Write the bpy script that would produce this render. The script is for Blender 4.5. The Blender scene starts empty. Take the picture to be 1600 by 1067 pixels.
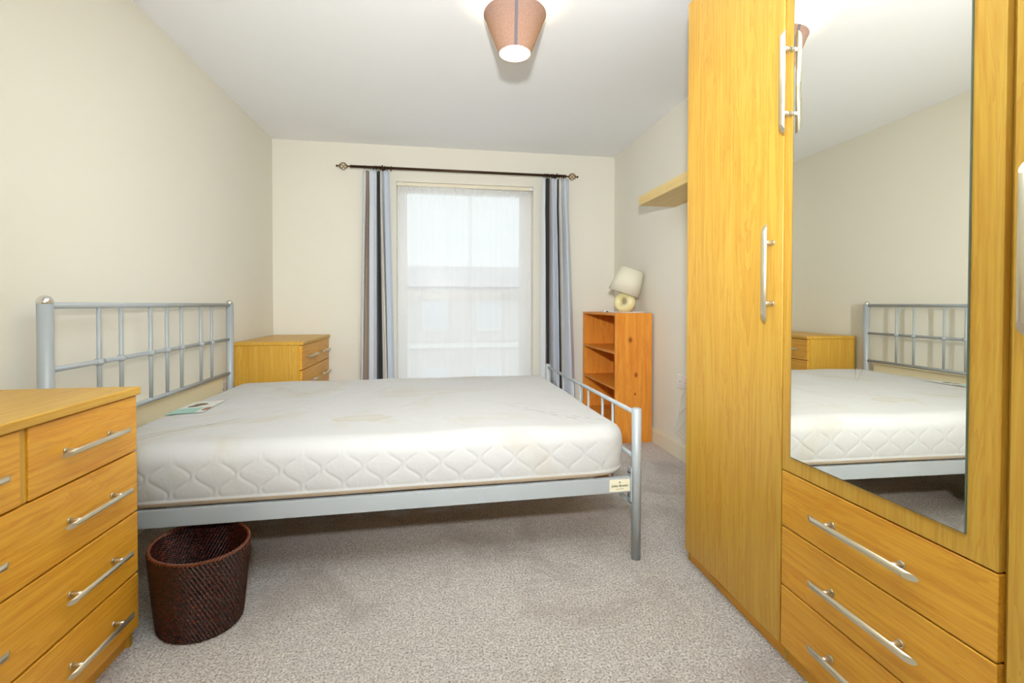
import bpy, bmesh, math, random
from mathutils import Vector, Matrix, noise
random.seed(4)
PI = math.pi
scene = bpy.context.scene
col = scene.collection

# ------------------------------------------------------------------ camera
cam_d = bpy.data.cameras.new('camera')
cam = bpy.data.objects.new('camera', cam_d)
col.objects.link(cam)
CAM = Vector((1.3426, -4.0532, 1.0323))
Rv = Vector((0.98720707, -0.1594409, 0.00089211))
Uv = Vector((0.00146103, 0.01464085, 0.99989175))
Fv = Vector((0.15943671, 0.9870989, -0.0146865))
M = Matrix((Rv, Uv, -Fv)).transposed().to_4x4()
M.translation = CAM
cam.matrix_world = M
cam_d.sensor_width = 36
cam_d.lens = 720.14 / 1600 * 36
cam_d.shift_x = (800 - 801.6) / 1600
cam_d.shift_y = (486.4 - 533.5) / 1600
cam_d.clip_start = 0.02
scene.camera = cam

# ------------------------------------------------------------------ world, light, exposure
scene.view_settings.view_transform = 'Standard'
scene.view_settings.look = 'None'
scene.view_settings.gamma = 1
scene.view_settings.exposure = 0.16
w = bpy.data.worlds.new('overcast_sky')
scene.world = w
w.use_nodes = True
bg = w.node_tree.nodes['Background']
bg.inputs[0].default_value = (0.93, 0.97, 1.0, 1)
bg.inputs[1].default_value = 1.0

def point_light(name, loc, power, radius, color):
    l = bpy.data.lights.new(name, 'POINT')
    l.energy = power; l.shadow_soft_size = radius; l.color = color
    o = bpy.data.objects.new(name, l); o.location = loc
    col.objects.link(o)
    return o
# the photographer's flash, held above the camera (its shadows fall below the lamp shade and the rails)
def spot_light(name, loc, target, power, angle, blend, radius, color):
    l = bpy.data.lights.new(name, 'SPOT')
    l.energy = power; l.spot_size = math.radians(angle); l.spot_blend = blend; l.shadow_soft_size = radius; l.color = color
    o = bpy.data.objects.new(name, l); o.location = loc
    o.rotation_euler = (Vector(target) - Vector(loc)).to_track_quat('-Z', 'Y').to_euler()
    col.objects.link(o)
    return o
FLASH = spot_light('camera_flash', (1.33, -4.12, 1.40), (1.66, 0, 1.72), 258, 100, 1.0, 0.05, (0.97, 0.99, 1.0))
# second spot added for fill, its light comes back softly from the ceiling
BOUNCE = spot_light('bounce_fill', (1.36, -4.15, 1.46), (1.62, -3.75, 2.385), 465, 94, 0.9, 0.08, (0.82, 0.94, 1.0))
# the bulb in the ceiling lamp
BULB = point_light('lamp_bulb_light', (1.68, -2.01, 2.25), 10, 0.04, (1.0, 0.84, 0.54))

# ------------------------------------------------------------------ helpers
def srgb(r, g, b):
    f = lambda c: (c / 255 / 12.92) if c <= 10 else ((c / 255 + 0.055) / 1.055) ** 2.4
    return (f(r), f(g), f(b), 1)

def mat(name):
    m = bpy.data.materials.new(name); m.use_nodes = True
    nt = m.node_tree
    return m, nt, nt.nodes['Principled BSDF']

def N(nt, kind, **kw):
    n = nt.nodes.new(kind)
    for k, v in kw.items(): setattr(n, k, v)
    return n

def ramp(nt, fac, stops, interp='LINEAR'):
    r = N(nt, 'ShaderNodeValToRGB'); r.color_ramp.interpolation = interp
    e = r.color_ramp.elements
    while len(e) < len(stops): e.new(0.5)
    for i, (p, c) in enumerate(stops): e[i].position = p; e[i].color = c
    nt.links.new(fac, r.inputs[0])
    return r.outputs[0]

def mixc(nt, fac, a, b, mode='MIX'):
    m = N(nt, 'ShaderNodeMix', data_type='RGBA', blend_type=mode)
    for s, v in ((m.inputs[0], fac), (m.inputs[6], a), (m.inputs[7], b)):
        if isinstance(v, (int, float, tuple)): s.default_value = v
        else: nt.links.new(v, s)
    return m.outputs[2]

def math_(nt, op, a, b=0.0, c=None):
    m = N(nt, 'ShaderNodeMath', operation=op)
    for i, v in enumerate((a, b) if c is None else (a, b, c)):
        if isinstance(v, (int, float)): m.inputs[i].default_value = v
        else: nt.links.new(v, m.inputs[i])
    return m.outputs[0]

def noise_(nt, vec, scale, detail=4, rough=0.5, dist=0.0):
    n = N(nt, 'ShaderNodeTexNoise')
    n.inputs['Scale'].default_value = scale; n.inputs['Detail'].default_value = detail
    n.inputs['Roughness'].default_value = rough; n.inputs['Distortion'].default_value = dist
    if vec is not None: nt.links.new(vec, n.inputs['Vector'])
    return n.outputs[0]

def bump(nt, h, strength, dist, bsdf):
    b = N(nt, 'ShaderNodeBump'); b.inputs['Strength'].default_value = strength
    b.inputs['Distance'].default_value = dist
    nt.links.new(h, b.inputs['Height']); nt.links.new(b.outputs[0], bsdf.inputs['Normal'])

def plain(name, c, rough=0.5, metal=0.0, spec=0.5):
    m, nt, b = mat(name)
    b.inputs['Base Color'].default_value = c; b.inputs['Roughness'].default_value = rough
    b.inputs['Metallic'].default_value = metal; b.inputs['Specular IOR Level'].default_value = spec
    return m

def painted(name, c, var=0.03, rough=0.85, bs=0.08, scale=60):
    m, nt, b = mat(name)
    tc = N(nt, 'ShaderNodeTexCoord').outputs['Object']
    n1 = noise_(nt, tc, 1.3, 3)
    c2 = tuple(min(1, x * (1 + var)) for x in c[:3]) + (1,)
    c1 = tuple(x * (1 - var) for x in c[:3]) + (1,)
    nt.links.new(ramp(nt, n1, [(0.3, c1), (0.7, c2)]), b.inputs['Base Color'])
    b.inputs['Roughness'].default_value = rough
    b.inputs['Specular IOR Level'].default_value = 0.25
    bump(nt, noise_(nt, tc, scale, 3), bs, 0.004, b)
    return m

def wood(name, axis, light, mid, dark, rough=0.38, fine=1.0, knots=(), coat=0.0):
    """grain runs along axis (0 x, 1 y, 2 z)"""
    m, nt, b = mat(name)
    tc = N(nt, 'ShaderNodeTexCoord').outputs['Object']
    oi = N(nt, 'ShaderNodeObjectInfo')
    off = N(nt, 'ShaderNodeCombineXYZ')
    r10 = math_(nt, 'MULTIPLY', oi.outputs['Random'], 7.3)
    for i in range(3): nt.links.new(r10, off.inputs[i])
    ad = N(nt, 'ShaderNodeVectorMath', operation='ADD')
    nt.links.new(tc, ad.inputs[0]); nt.links.new(off.outputs[0], ad.inputs[1])
    v = ad.outputs[0]
    def mapped(along, across):
        mp = N(nt, 'ShaderNodeMapping')
        s = [across] * 3; s[axis] = along
        mp.inputs['Scale'].default_value = s
        nt.links.new(v, mp.inputs['Vector'])
        return mp.outputs[0]
    broad = noise_(nt, mapped(0.55, 7.0), 1.6, 5, 0.55, 1.4)
    fineg = noise_(nt, mapped(3.0, 110.0 * fine), 1.0, 3, 0.6, 0.2)
    ticks = noise_(nt, mapped(14.0, 330.0 * fine), 1.0, 2, 0.5)
    # cathedral rings
    rings = math_(nt, 'FRACT', math_(nt, 'MULTIPLY', broad, 9.0))
    rings = math_(nt, 'POWER', rings, 2.5)
    base = ramp(nt, broad, [(0.25, mid), (0.5, light), (0.75, mid)])
    c = mixc(nt, math_(nt, 'MULTIPLY', rings, 0.34), base, dark)
    fg = N(nt, 'ShaderNodeMapRange'); fg.inputs[1].default_value = 0.42; fg.inputs[2].default_value = 0.72
    nt.links.new(fineg, fg.inputs[0])
    c = mixc(nt, math_(nt, 'MULTIPLY', fg.outputs[0], 0.38), c, dark)
    tk = N(nt, 'ShaderNodeMapRange'); tk.inputs[1].default_value = 0.62; tk.inputs[2].default_value = 0.75
    nt.links.new(ticks, tk.inputs[0])
    c = mixc(nt, math_(nt, 'MULTIPLY', tk.outputs[0], 0.35), c, dark)
    for (kx, ky, kz, kr) in knots:
        sb = N(nt, 'ShaderNodeVectorMath', operation='SUBTRACT'); nt.links.new(tc, sb.inputs[0])
        sb.inputs[1].default_value = (kx, ky, kz)
        ml = N(nt, 'ShaderNodeVectorMath', operation='MULTIPLY'); nt.links.new(sb.outputs[0], ml.inputs[0])
        ml.inputs[1].default_value = (1 / kr, 1 / kr, 0.75 / kr)
        ln = N(nt, 'ShaderNodeVectorMath', operation='LENGTH'); nt.links.new(ml.outputs[0], ln.inputs[0])
        kf = ramp(nt, ln.outputs['Value'], [(0.0, (1, 1, 1, 1)), (0.35, (0.9, 0.9, 0.9, 1)), (0.7, (0.35, 0.35, 0.35, 1)), (1.0, (0, 0, 0, 1))])
        c = mixc(nt, kf, c, srgb(150, 62, 14))
    nt.links.new(c, b.inputs['Base Color'])
    b.inputs['Roughness'].default_value = rough
    b.inputs['Specular IOR Level'].default_value = 0.45
    b.inputs['Coat Weight'].default_value = coat
    b.inputs['Coat Roughness'].default_value = 0.25
    bump(nt, fineg, 0.12, 0.001, b)
    return m

OAK = (srgb(214, 170, 68), srgb(206, 155, 52), srgb(180, 114, 26))
OAKY = (srgb(234, 174, 58), srgb(226, 158, 43), srgb(188, 108, 18))  # same oak, more orange: light on the low drawer fronts painted into the colour
M_oak_z = wood('oak_upright_grain', 2, *OAK)
M_oak_y = wood('oak_level_grain', 1, *OAKY)
M_oak_top = wood('oak_top_grain', 1, *OAK)  # paler copy for the chest top, its reflected light put into the colour
PINE = (srgb(240, 160, 60), srgb(230, 142, 42), srgb(196, 100, 22))
M_pine_z = wood('orange_pine', 2, *PINE, rough=0.4, fine=0.35,
                knots=[(2.751 - 2.634, 0, .77, .022), (2.797 - 2.634, 0, .507, .02), (2.79 - 2.634, 0, .365, .012),
                       (.29, .17, .80, .03), (.29, .52, .76, .025), (.29, .4, .86, .035), (.29, .3, .55, .02)])
M_pine_y = wood('orange_pine_shelf', 1, *PINE, rough=0.4, fine=0.35)
M_shelf = wood('pale_beech', 1, srgb(232, 205, 140), srgb(226, 196, 128), srgb(205, 168, 95), rough=0.45)
M_wall = painted('cream_wall_paint', srgb(235, 231, 217), 0.008)
M_ceil = painted('white_ceiling_paint', srgb(246, 247, 249), 0.004)
M_trim = painted('cream_gloss_trim', srgb(238, 230, 208), 0.01, rough=0.45, bs=0.02)
M_white = plain('white_upvc', srgb(238, 238, 238), 0.35)
M_silver = plain('silver_grey_paint', srgb(172, 178, 181), 0.40, 0.1)
M_chrome = plain('bright_chrome', srgb(225, 225, 222), 0.12, 1.0)
M_nickel = plain('satin_nickel', srgb(214, 206, 184), 0.32, 0.85)
M_bolt = plain('dark_bolt_steel', srgb(110, 110, 108), 0.4, 0.8)
M_gap = plain('shadow_gap_brown', srgb(96, 58, 20), 0.8)
M_bronze = plain('antique_bronze', srgb(70, 48, 30), 0.38, 0.6)
M_bronze_l = plain('rubbed_bronze', srgb(150, 108, 58), 0.35, 0.7)
M_plastic = plain('white_socket_plastic', srgb(236, 232, 230), 0.35)
M_cable = plain('white_cable', srgb(238, 236, 230), 0.4)
M_ceramic = plain('cream_ceramic', srgb(236, 226, 172), 0.22)
M_dark = plain('dark_plastic', srgb(60, 52, 44), 0.5)

def carpet_mat():
    m, nt, b = mat('grey_beige_carpet_pile')
    tc = N(nt, 'ShaderNodeTexCoord').outputs['Object']
    f = noise_(nt, tc, 150, 4, 0.75)
    mid = noise_(nt, tc, 38, 4, 0.6)
    big = noise_(nt, tc, 3.2, 4, 0.6, 0.6)
    c = ramp(nt, f, [(0.35, srgb(118, 108, 102)), (0.49, srgb(216, 206, 198)), (0.62, srgb(250, 245, 236))])
    c = mixc(nt, ramp(nt, mid, [(0.35, (0.30, 0.30, 0.30, 1)), (0.6, (0, 0, 0, 1))]), c, srgb(160, 148, 140))
    c = mixc(nt, ramp(nt, big, [(0.33, (0.38, 0.38, 0.38, 1)), (0.5, (0, 0, 0, 1))]), c, srgb(150, 134, 122))  # dark footprint blotches: shading of the trodden pile painted into the colour
    nt.links.new(c, b.inputs['Base Color'])
    b.inputs['Roughness'].default_value = 1.0; b.inputs['Specular IOR Level'].default_value = 0.05
    b.inputs['Sheen Weight'].default_value = 0.15
    h = math_(nt, 'ADD', f, math_(nt, 'MULTIPLY', mid, 1.5))
    bump(nt, h, 0.8, 0.008, b)
    return m
M_carpet = carpet_mat()

def finish(me, mats, smooth_angle=None):
    for m in mats: me.materials.append(m)

class MB:
    """collects shapes, then links them as one mesh object"""
    def __init__(s): s.bm = bmesh.new(); s.mats = []
    def mi(s, m):
        if m not in s.mats: s.mats.append(m)
        return s.mats.index(m)
    def box(s, x0, x1, y0, y1, z0, z1, m=None, bev=0.0, seg=2, rot=None, piv=None):
        t = bmesh.new()
        bmesh.ops.create_cube(t, size=1)
        for v in t.verts:
            v.co = Vector((x0 + (v.co.x + .5) * (x1 - x0), y0 + (v.co.y + .5) * (y1 - y0), z0 + (v.co.z + .5) * (z1 - z0)))
        if bev > 0:
            bmesh.ops.bevel(t, geom=t.edges[:], offset=bev, segments=seg, profile=0.7, affect='EDGES')
        if rot is not None:
            bmesh.ops.rotate(t, cent=piv or (0, 0, 0), matrix=rot, verts=t.verts)
        s.merge(t, m, False)
        return s
    def merge(s, t, m, smooth):
        k = s.mi(m) if m else 0
        for f in t.faces: f.material_index = k; f.smooth = smooth
        me = bpy.data.meshes.new('tmp'); t.to_mesh(me); t.free()
        s.bm.from_mesh(me); bpy.data.meshes.remove(me)
    def grid(s, rows, m=None, closed_u=False, closed_v=False, smooth=True, uv=None):
        t = bmesh.new()
        vs = [[t.verts.new(p) for p in r] for r in rows]
        nr, nc = len(rows), len(rows[0])
        uvl = t.loops.layers.uv.new('UVMap') if uv else None
        for i in range(nr if closed_v else nr - 1):
            for j in range(nc if closed_u else nc - 1):
                i2, j2 = (i + 1) % nr, (j + 1) % nc
                f = t.faces.new((vs[i][j], vs[i][j2], vs[i2][j2], vs[i2][j]))
                if uv:
                    for l, (a, b_) in zip(f.loops, ((i, j), (i, j2), (i2, j2), (i2, j))): l[uvl].uv = uv[a][b_]
        s.merge(t, m, smooth)
        return s
    def tube(s, pts, r, m=None, seg=12, caps=True, closed=False):
        pts = [Vector(p) for p in pts]
        rr = r if isinstance(r, (list, tuple)) else [r] * len(pts)
        n = len(pts); rows = []
        up = Vector((0, 0, 1))
        t0 = (pts[1] - pts[0]).normalized()
        if abs(t0.dot(up)) > .95: up = Vector((1, 0, 0))
        nx = t0.cross(up).normalized()
        for i in range(n):
            a = pts[(i - 1) % n] if (i > 0 or closed) else pts[i]
            b_ = pts[(i + 1) % n] if (i < n - 1 or closed) else pts[i]
            t = (b_ - a).normalized()
            nx = (nx - t * nx.dot(t)).normalized()
            ny = t.cross(nx)
            rows.append([pts[i] + (nx * math.cos(k / seg * 2 * PI) + ny * math.sin(k / seg * 2 * PI)) * rr[i] for k in range(seg)])
        s.grid(rows, m, closed_u=True, closed_v=closed)
        if caps and not closed:
            t = bmesh.new()
            t.faces.new([t.verts.new(p) for p in reversed(rows[0])])
            t.faces.new([t.verts.new(p) for p in rows[-1]])
            s.merge(t, m, False)
        return s
    def lathe(s, prof, m=None, seg=32, cx=0, cy=0, sx=1, sy=1, mtx=None):
        rows = []
        for (r, z) in prof:
            row = [Vector((cx + r * sx * math.cos(k / seg * 2 * PI), cy + r * sy * math.sin(k / seg * 2 * PI), z)) for k in range(seg)]
            if mtx: row = [mtx @ p for p in row]
            rows.append(row)
        s.grid(rows, m, closed_u=True)
        return s
    def cyl(s, a, b, r, m=None, seg=16): return s.tube([a, b], r, m, seg)
    def ball(s, c, r, m=None, sz=1.0):
        prof = [(max(1e-4, r * math.sin(t / 10 * PI)), c[2] - r * sz * math.cos(t / 10 * PI)) for t in range(11)]
        return s.lathe(prof, m, 16, c[0], c[1])
    def build(s, name, m=None, parent=None):
        bmesh.ops.remove_doubles(s.bm, verts=s.bm.verts, dist=1e-6)
        bmesh.ops.recalc_face_normals(s.bm, faces=s.bm.faces)
        me = bpy.data.meshes.new(name); s.bm.to_mesh(me); s.bm.free()
        for q in (s.mats or [m]): me.materials.append(q)
        o = bpy.data.objects.new(name, me); col.objects.link(o)
        if parent: o.parent = parent
        return o

def tag(o, label=None, cat=None, group=None, kind=None):
    if label: o['label'] = label
    if cat: o['category'] = cat
    if group: o['group'] = group
    if kind: o['kind'] = kind
    return o

def thing(name, loc, rz, label, cat, group=None):
    o = bpy.data.objects.new(name, None); o.empty_display_size = .05
    col.objects.link(o); o.location = loc; o.rotation_euler = (0, 0, rz)
    return tag(o, label, cat, group)

def copy_tree(o, parent=None):
    kids = [c for c in bpy.data.objects if c.parent == o]
    c = o.copy(); col.objects.link(c)
    if parent: c.parent = parent
    for k in kids: copy_tree(k, c)
    return c

# ------------------------------------------------------------------ the room
W, H, YF = 2.942, 2.385, -4.75
WX0, WX1, WZ0, WZ1 = 0.987, 2.182, 0.12, 2.082      # window opening
T = 0.22                                              # outer wall thickness
MB().box(-.1, W + .1, YF - .1, T, -.1, 0, M_carpet).build('floor')
MB().box(-.1, W + .1, YF - .1, T, H, H + .1, M_ceil).build('ceiling')
MB().box(-.1, 0, YF, T, 0, H, M_wall).build('wall_left')
MB().box(W, W + .1, YF, T, 0, H, M_wall).build('wall_right')
MB().box(0, W, YF - .1, YF, 0, H, M_wall).build('wall_front')
mb = MB()
mb.box(0, WX0, 0, T, 0, H, M_wall); mb.box(WX1, W, 0, T, 0, H, M_wall)
mb.box(WX0, WX1, 0, T, 0, WZ0, M_wall); mb.box(WX0, WX1, 0, T, WZ1, H, M_wall)
mb.build('wall_back')
# soft plaster fillet where walls meet the ceiling
def skirting(x0, x1, y0, y1, name):
    b = MB()
    b.box(x0, x1, y0, y1, 0, .096, M_trim, .002)
    cx0, cx1, cy0, cy1 = x0, x1, y0, y1
    if x1 - x0 < y1 - y0:
        if x0 < 1: cx1 = x1 - .006
        else: cx0 = x0 + .006
    else:
        cy0 = y0 + .006
    b.box(cx0, cx1, cy0, cy1, .094, .106, M_trim, .003)
    b.build(name)
skirting(0, .015, YF, 0, 'baseboard_left')
skirting(W - .015, W, YF, 0, 'baseboard_right')
skirting(.015, W - .015, -.015, 0, 'baseboard_back')
for o in list(col.objects):
    if o.type == 'MESH': o['kind'] = 'structure'

# window
def glass_mat():
    m, nt, b = mat('window_glass')
    nt.nodes.remove(b)
    g = N(nt, 'ShaderNodeBsdfGlossy'); g.inputs['Roughness'].default_value = 0.25
    t = N(nt, 'ShaderNodeBsdfTransparent'); t.inputs[0].default_value = (.96, .98, .97, 1)
    mx = N(nt, 'ShaderNodeMixShader'); mx.inputs[0].default_value = 0.006
    nt.links.new(t.outputs[0], mx.inputs[1]); nt.links.new(g.outputs[0], mx.inputs[2])
    nt.links.new(mx.outputs[0], nt.nodes['Material Output'].inputs[0])
    return m
M_glass = glass_mat()
fy0, fy1 = .10, .16
mb = MB()
mb.box(WX0, WX0 + .08, fy0, fy1, WZ0, WZ1, M_white, .005)
mb.box(WX1 - .105, WX1, fy0, fy1, WZ0, WZ1, M_white, .005)
mb.box(WX0 + .078, WX1 - .103, fy0 + .001, fy1 - .001, WZ1 - .065, WZ1, M_white, .005)
mb.box(WX0 + .078, WX1 - .103, fy0 + .001, fy1 - .001, WZ0, WZ0 + .08, M_white, .005)
mb.box(WX0 + .078, WX1 - .103, fy0 - .004, fy1, 1.065, 1.15, M_white, .006)
win = tag(mb.build('window_1'), kind='structure')
for z0, z1 in ((WZ0 + .078, 1.066), (1.149, WZ1 - .064)):
    MB().box(WX0 + .079, WX1 - .104, .128, .134, z0, z1, M_glass).build('glass_pane', parent=win)
# ------------------------------------------------------------------ outside: terrace of pale houses opposite
M_render = painted('pale_render', srgb(236, 230, 228), 0.02)
M_slate = plain('slate_roof', srgb(232, 228, 228), 0.8)
M_pane = plain('far_window_glass', srgb(234, 234, 236), 0.6)
M_lightwhite = plain('white_stone', srgb(245, 243, 240), 0.7)
house = thing('house', (2.5, 14.0, -3.2), 0, 'long pale rendered house seen hazily through the net curtains and window', 'house')
b = MB(); b.box(-9, 9, 0, 7, 0, 4.9, M_render); b.build('wall', parent=house)
b = MB()
b.grid([[Vector((-9.2, -.3, 4.9)), Vector((9.2, -.3, 4.9))], [Vector((-9.2, 3.5, 6.0)), Vector((9.2, 3.5, 6.0))], [Vector((-9.2, 7.3, 4.9)), Vector((9.2, 7.3, 4.9))]], M_slate, smooth=False)
b.build('roof', parent=house)
MB().box(-9, 9, -.12, 0, 2.55, 2.75, M_lightwhite).build('string_course', parent=house)
for i in range(8):
    x = -7.6 + i * 2.1
    for z in (.5, 3.2):
        f = MB().box(x - .5, x + .5, -.06, .0, z, z + 1.35, M_lightwhite).build('window_frame', parent=house)
        MB().box(x - .42, x + .42, -.075, -.058, z + .1, z + 1.25, M_pane).build('pane', parent=f)
street = MB().box(-12, 18, 2.0, 30, -3.3, -3.2, plain('street_paving', srgb(248, 248, 246), .9)).build('ground')
street['kind'] = 'structure'

# ------------------------------------------------------------------ bar handle (shared)
def handle_mb(L, axis, out, r=.0062, off=.032, post=.065):
    """bar of length L along axis (0 x,1 y,2 z), standing off in direction out; slanted cut ends"""
    b = MB()
    A = Vector([1.0 if i == axis else 0.0 for i in range(3)]); O = Vector(out)
    B = A.cross(O)
    seg = 16; rows = []
    for e in (-1, 1):
        row = []
        for k in range(seg):
            a = k / seg * 2 * PI
            q = O * math.cos(a) * r + B * math.sin(a) * r
            row.append(O * off + q + A * e * (L / 2 - 1.6 * r * math.cos(a)))
        rows.append(row)
    b.grid(rows, M_nickel, closed_u=True)
    t = bmesh.new()
    t.faces.new([t.verts.new(p) for p in rows[0]]); t.faces.new([t.verts.new(p) for p in reversed(rows[1])])
    b.merge(t, M_nickel, False)
    for e in (-1, 1):
        c = A * e * (L / 2 - L * post / .22 * 0.55)
        b.cyl(c, c + O * off, r * .86, M_nickel, 12)
        b.cyl(c, c + O * .0035, r * 1.15, M_nickel, 12)
    return b

# ------------------------------------------------------------------ chests of drawers
def make_chest(label):
    # local frame: origin at wall side, near end on the floor; front faces +x, length runs along -y .. +y
    D, L, Hc = .428, .765, .784
    t = thing('chest_of_drawers', (0, 0, 0), 0, label, 'chest of drawers')
    b = MB()
    b.box(.0, D - .018, 0, .016, .0, Hc - .024, M_oak_z, .001)
    b.box(.0, D - .018, L - .016, L, .0, Hc - .024, M_oak_z, .001)
    b.box(.0, .006, .016, L - .016, .05, Hc - .024, M_oak_z)
    b.box(.006, D - .03, .016, L - .016, .052, .066, M_oak_y)
    for z in (.222, .408, .590): b.box(.3, D - .024, .016, L - .016, z - .008, z + .008, M_gap)
    b.box(.01, D - .03, .017, L - .017, .066, .07, M_gap)
    b.build('carcass', parent=t)
    MB().box(D - .046, D - .03, .016, L - .016, 0, .052, M_oak_y, .001).build('plinth', parent=t)
    b = MB()
    b.box(0, D + .010, -.006, L + .006, Hc - .024, Hc, M_oak_top, .007, 3)
    b.build('top', parent=t)
    MB().box(D - .03, D - .005, L / 2 - .0095, L / 2 + .0095, .592, Hc - .025, M_oak_z, .002).build('drawer_divider', parent=t)
    fx0, fx1 = D - .0178, D
    def drawer(y0, y1, z0, z1, hs):
        d = MB().box(fx0, fx1, y0, y1, z0, z1, M_oak_y, .0035, 3).build('drawer', parent=t)
        for hy in hs:
            h = handle_mb(.225, 1, (1, 0, 0)).build('handle', parent=d)
            h.location = (fx1, hy, (z0 + z1) / 2)
    drawer(.001, L / 2 - .010, .593, .757, [.195])
    drawer(L / 2 + .010, L - .001, .593, .757, [L - .195])
    for z0, z1 in ((.411, .588), (.226, .406), (.056, .219)):
        drawer(.001, L - .001, z0, z1, [.187, L - .187])
    return t
chest = make_chest('light oak chest of drawers in the far corner behind the bed, its top bare')
chest.location = (.014, -.795, 0)
chest2 = copy_tree(chest)
chest2['label'] = 'light oak chest of drawers in the left foreground beside the woven basket'
chest2.location = (.014, -2.502 - .765, 0)

# ------------------------------------------------------------------ wardrobe
WD = thing('wardrobe', (2.3242, -2.3392, 0), -.0087,
           'tall light oak triple wardrobe with a mirrored middle door over three drawers', 'wardrobe')
dw, DH, ZB, ZJ = .5306, 2.225, .048, .558
D = .592
b = MB()
for s in (-.008, dw - .008, 2 * dw - .008, 3 * dw - .008):
    b.box(.019, D, -s - .016, -s, 0, 2.19, M_oak_z, .001)
b.box(.0195, D, -3 * dw + .008, 0, 2.172, 2.188, M_oak_y)
b.box(.0195, D, -3 * dw + .008, 0, ZB, ZB + .016, M_oak_y)
b.box(D - .006, D - .002, -3 * dw + .008, 0, 0.06, 2.17, M_oak_z)
b.box(.03, .3, -2 * dw + .01, -dw - .01, ZJ - .01, ZJ + .006, M_gap)
for z in (.222, .392): b.box(.024, .3, -2 * dw + .01, -dw - .01, z - .006, z + .006, M_gap)
b.build('carcass', parent=WD)
MB().box(.02, .036, -3 * dw + .0085, -.0085, 0, ZB - .001, M_oak_y, .001).build('plinth', parent=WD)
def whandle(parent, s, z, axis, L):
    h = handle_mb(L, axis, (-1, 0, 0), r=.0074, off=.03).build('handle', parent=parent)
    h.location = (0, -s, z)
    return h
g = .0016
d1 = MB().box(0, .018, -dw + g + .002, -.001, ZB, DH, M_oak_z, .004, 3).build('door', parent=WD)
whandle(d1, .488, 1.126, 2, .265)
d2 = MB().box(0, .018, -2 * dw + g + .004, -dw - g, ZJ + g, DH, M_oak_z, .004, 3).build('door', parent=WD)
def mirror_mat():
    m, nt, bb = mat('silvered_mirror')
    bb.inputs['Base Color'].default_value = (.95, .96, .91, 1); bb.inputs['Metallic'].default_value = 1
    bb.inputs['Roughness'].default_value = 0.0
    return m
M_mirror = mirror_mat(); M_medge = plain('mirror_edge', srgb(96, 110, 98), .3)
b = MB()
b.box(-.004, -.0002, -1.006, -.568, .605, 2.10, M_medge)
b.grid([[Vector((-.0042, -1.0045, .6065)), Vector((-.0042, -.5695, .6065))], [Vector((-.0042, -1.0045, 2.0985)), Vector((-.0042, -.5695, 2.0985))]], M_mirror, smooth=False)
mr = b.build('mirror', parent=d2); tag(mr, 'tall frameless mirror fixed to the middle door')
whandle(d2, .556, 1.657, 2, .265)
d3 = MB().box(0, .018, -3 * dw + .001, -2 * dw - g - .006, ZB, DH, M_oak_z, .004, 3).build('door', parent=WD)
whandle(d3, 2 * dw + .042, 1.126, 2, .265)
for z0, z1, zh in ((.397, ZJ - g, .479), (.227, .395, .309), (ZB, .225, .140)):
    dr = MB().box(0, .018, -2 * dw + g + .004, -dw - g, z0 + g, z1, M_oak_y, .004, 3).build('drawer', parent=WD)
    whandle(dr, .796, zh, 1, .262)

# ------------------------------------------------------------------ bed
BL, BW = 2.0505, 1.405
bed = thing('bed', (.0554, -.9325, 0), .0202, 'silver grey metal double bed frame with railed headboard and low foot rail', 'bed')
rp = .021
cy = -BW / 2
offs = (-.457, -.33, -.13, 0, .13, .33, .457)
for y in (0, -BW):
    b = MB(); b.tube([(0, y, .0), (0, y, 1.035)], rp, M_silver, 24)
    p = b.build('headboard_post', parent=bed)
    f = MB(); f.lathe([(.0215, 1.034), (.0222, 1.037), (.0222, 1.041), (.0195, 1.050), (.0135, 1.0575), (.006, 1.0605), (.0001, 1.0615)], M_chrome, 24, 0, y)
    f.lathe([(.0001, 1.034), (.0215, 1.034)], M_chrome, 24, 0, y)
    tag(f.build('finial', parent=p), 'rounded bright chrome cap')
for z, r in ((1.028, .0112), (.815, .0092), (.605, .0105)):
    MB().tube([(0, -.018, z), (0, -BW + .018, z)], r, M_silver, 14).build('headboard_rail', parent=bed)
for o_ in offs:
    y = cy + o_
    b = MB(); b.tube([(0, y, .605), (0, y, 1.028)], .0072, M_silver, 12)
    b.ball((0, y, .815), .0175, M_silver, .85)
    b.tube([(0, y - .021, .815), (0, y + .021, .815)], .0105, M_silver, 12)
    b.build('headboard_spindle', parent=bed)
for y in (0, -BW):
    b = MB(); b.tube([(BL, y, .0), (BL, y, .608)], [.0185, .0195], M_silver, 24)
    b.lathe([(.0195, .608), (.0185, .612), (.013, .6145), (.0001, .615)], M_silver, 24, BL, y)
    b.build('foot_post', parent=bed)
for z, r in ((.592, .0095), (.410, .0085), (.205, .0085)):
    MB().tube([(BL, -.016, z), (BL, -BW + .016, z)], r, M_silver, 14).build('foot_rail', parent=bed)
for o_ in offs:
    y = cy + o_
    MB().tube([(BL, y, .205), (BL, y, .592)], .0062, M_silver, 12).build('foot_spindle', parent=bed)
for y0, y1 in ((-.012, .008), (-BW - .008, -BW + .012)):
    b = MB(); b.box(.026, BL - .024, y0, y1, .277, .337, M_silver, .003)
    # inner ledge that carries the slats
    yi = (y0 - .022, y0 + .002) if y0 > -.5 else (y1 - .002, y1 + .022)
    b.box(.03, BL - .03, yi[0], yi[1], .300, .306, M_silver)
    b.build('side_rail', parent=bed)
    for x in (.0245, BL - .0265):
        s_ = 1 if x < 1 else -1
        k = MB(); ym = (y0 + y1) / 2
        k.box(x - .0035, x + .0035, ym - .016, ym + .016, .238, .375, M_silver, .002)
        for z in (.262, .358):
            k.cyl((x, ym - .004, z), (x + s_ * .009, ym - .004, z), .006, M_bolt, 8)
        k.build('bracket', parent=bed)
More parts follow.
